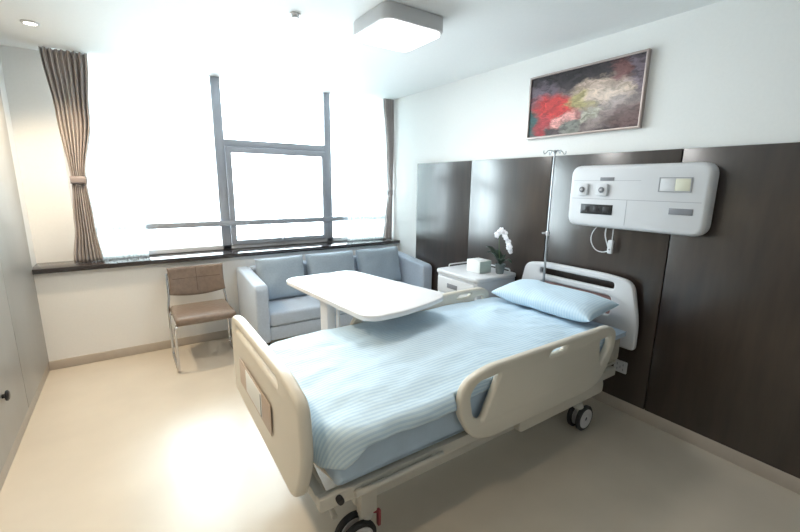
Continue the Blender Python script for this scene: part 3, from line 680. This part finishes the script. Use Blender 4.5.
# ---------------------------------------------------------------- chair
chx = thing('visitor_chair', 'brown leather chair on a chrome frame beside the sofa', 'chair', (-2.36, -.40, 0))
b = BM(); box(b, -.235, .235, -.26, .22, .405, .47, bev=.03, seg=5); obj('seat', b, M_LEATH, chx, local=True)
b = BM(); cushion(b, .47, .245, .05, n=28, px=9, pinch=.03, power=.3)
for v in b.verts:
    x, y, z = v.co; v.co = (x, -z - .9 * x * x, y + (.0 if y > 0 else -.6 * (.055 - x * x) * min(1, -y / .1)))
bmesh.ops.transform(b, matrix=Matrix.Translation((.01, .275, .680)) @ Matrix.Rotation(math.radians(-10), 4, 'X'), verts=b.verts)
bk = obj('backrest', b, M_LEATH, chx, local=True)
b = BM()
for pa, pb in (((-.2, .015), (.2, .015)), ((0, .11), (0, -.11))):
    pts = []
    for k in range(13):
        x = pa[0] + (pb[0] - pa[0]) * k / 12; z = pa[1] + (pb[1] - pa[1]) * k / 12
        pts.append(Matrix.Translation((.01, .275, .680)) @ Matrix.Rotation(math.radians(-10), 4, 'X') @ Vector((x, -.0242 - .9 * x * x, z)))
    tube(b, pts, .0022, 6)
obj('stitching', b, mat('dark_stitch', (.08, .05, .04), .6), bk, local=True)
for s in (-1, 1):
    b = BM(); x = s * .245
    tube(b, smooth_path([(x * .94, .245, .76), (x * .94, .215, .56), (x, .20, .45), (x, .18, .011), (x, -.24, .011), (x, -.24, .40), (x * .9, -.235, .40)], .04, 6), .0105, 12)
    obj('leg_frame', b, M_CHROME, chx, local=True)
for y in (-.20, .15):
    b = BM(); tube(b, [(-.24, y, .40), (.24, y, .40)], .009); obj('cross_bar', b, M_CHROME, chx, local=True)
chx.rotation_euler = (0, 0, math.radians(1))

# ---------------------------------------------------------------- bedside cabinet
nt = thing('bedside_cabinet', 'white bedside cabinet between the sofa and the bed head', 'cabinet', (-.28, -1.66, 0))
nx0, nx1, ny0, ny1 = -.54, -.045, -1.965, -1.43
b = BM(); slab(b, [rounded([(nx0, ny0), (nx1, ny0), (nx1, ny1), (nx0, ny1)], .05, 6)], .035, .01, lambda u, v, q: (u, v, .805 + q)); obj('top', b, M_WHITE, nt)
b = BM(); box(b, nx0 + .02, nx1 - .01, ny0 + .015, ny1 - .015, .07, .787, bev=.012, seg=3); obj('body', b, M_WHITE, nt)
for z0, z1, nm in ((.63, .765, 'drawer'), (.09, .615, 'door')):
    b = BM(); box(b, nx0 + .004, nx0 + .0195, ny0 + .035, ny1 - .035, z0, z1, bev=.006, seg=3); d = obj(nm, b, M_WHITE, nt)
    b = BM(); zc = (z0 + z1) / 2 if nm == 'drawer' else z1 - .06
    box(b, nx0 + .0, nx0 + .0045, -1.73, -1.60, zc - .02, zc + .02, bev=.004); obj('handle', b, M_GREYP, d, label='grey recessed handle')
b = BM(); tube(b, smooth_path([(nx1 - .04, ny0 + .06, .82), (nx1 - .04, ny0 + .06, .85), (nx1 - .04, ny1 - .04, .85), (nx1 - .04, ny1 - .04, .82)], .02), .007); tube(b, smooth_path([(nx1 - .04, ny1 - .04, .85), (nx0 + .14, ny1 - .03, .85), (nx0 + .14, ny1 - .03, .82)], .02), .006); obj('guard_rail', b, M_WHITE, nt)
for x in (nx0 + .06, nx1 - .06):
    for y in (ny0 + .06, ny1 - .06):
        b = BM(); lathe(b, [(.001, -.012), (.026, -.012), (.03, -.006), (.03, .006), (.026, .012), (.001, .012)], (x, y, .031), 'Y', 20); box(b, x - .01, x + .01, y - .01, y + .01, .04, .075); obj('caster', b, M_GREYP, nt)
# tissue box
tbx = thing('tissue_box', 'white tissue box on the bedside cabinet beside the orchid', 'box', (-.28, -1.68, .823))
bb = bx(-.37, -.23, -1.82, -1.66, .823, .93, bev=.004); obj('carton', bb, M_PAPER, tbx)
b = BM(); box(b, -.366, -.234, -1.8225, -1.8195, .827, .926); obj('side_print', b, M_GREENSIDE, tbx, label='sage green end of the box')
b = BM(); slab(b, [rounded([(-.34, -1.79), (-.26, -1.79), (-.26, -1.69), (-.34, -1.69)], .03, 6)], .003, .001, lambda u, v, q: (u, v, .931 + q)); obj('opening', b, M_WHITE, tbx)
# orchid
oc = thing('potted_orchid', 'small potted white orchid on the bedside cabinet', 'plant', (-.20, -1.875, .823))
OX, OY, OZ = -.20, -1.895, .823
b = BM(); lathe(b, [(.001, 0), (.030, 0), (.034, .01), (.042, .07), (.045, .075), (.045, .085), (.038, .085), (.036, .07), (.001, .07)], (OX, OY, OZ)); obj('pot', b, M_POT, oc)
def leaf(a, L, W, lift, bend):
    L *= 1.15; W *= 1.25; lift *= 1.1
    bm = BM(); rows = []
    for k in range(9):
        t = k / 8; r = L * t; z = lift * math.sin(t * math.pi * bend); wd_ = W * math.sin(math.pi * (t * .9 + .06)) ** .7
        c, s = math.cos(a), math.sin(a); row = []
        for q in (-1, -.5, 0, .5, 1):
            row.append(bm.verts.new((OX + c * r - s * wd_ * q, OY + s * r + c * wd_ * q, OZ + .075 + z + abs(q) * .010)))
        rows.append(row)
    for p, q in zip(rows, rows[1:]):
        for k in range(4): bm.faces.new((p[k], p[k + 1], q[k + 1], q[k]))
    o = obj('leaf', bm, M_LEAF, oc, ang=180); s = o.modifiers.new('thickness', 'SOLIDIFY'); s.thickness = .002
for a, L, W, li, be in ((1.9, .12, .028, .13, .55), (1.2, .11, .028, .10, .6), (-.6 + math.pi, .10, .022, .10, .6), (-1.5, .10, .022, .05, .8), (-2.4, .10, .023, .06, .7), (2.9, .07, .018, .10, .5), (.5, .10, .02, .07, .7)): leaf(a, L, W, li, be)
stem = smooth_path([(OX, OY, OZ + .07), (OX - .005, OY + .02, OZ + .2), (OX, OY + .03, OZ + .32), (OX, OY + .01, OZ + .375), (OX, OY - .04, OZ + .36), (OX - .01, OY - .09, OZ + .28), (OX - .01, OY - .11, OZ + .22)], .06, 6)
b = BM(); tube(b, stem, .0028, 8); obj('stem', b, M_STEM, oc)
for i, (dy, dz) in enumerate(((.02, .36), (-.012, .375), (-.04, .35), (-.065, .32), (-.085, .285), (-.105, .25), (-.112, .215), (.035, .335))):
    b = BM(); cx, cyy, czz = OX - .015 - (.01 if i % 2 else 0), OY + dy, OZ + dz; R0 = .024 + .004 * (i % 3)
    for k in range(5):
        a = k * 2 * math.pi / 5 + i * .7; cc, ss = math.cos(a), math.sin(a); cen = Vector((cx, cyy + ss * R0 * .6, czz + cc * R0 * .6))
        rows = []
        for rr_ in (0, .5, 1):
            rows.append([b.verts.new(cen + Vector((-.006 * (1 - rr_ ** 2), math.cos(q * math.pi / 4) * rr_ * R0 * .55, math.sin(q * math.pi / 4) * rr_ * R0 * .55))) for q in range(8)] if rr_ else [b.verts.new(cen + Vector((-.006, 0, 0)))])
        for q in range(8):
            b.faces.new((rows[0][0], rows[1][q], rows[1][(q + 1) % 8])); b.faces.new((rows[1][q], rows[2][q], rows[2][(q + 1) % 8], rows[1][(q + 1) % 8]))
    lathe(b, [(.001, -.008), (.004, -.006), (.004, 0), (.001, .002)], (cx - .004, cyy, czz), 'X', 8)
    o = obj('blossom', b, M_PETAL, oc, ang=180); s = o.modifiers.new('thickness', 'SOLIDIFY'); s.thickness = .0015
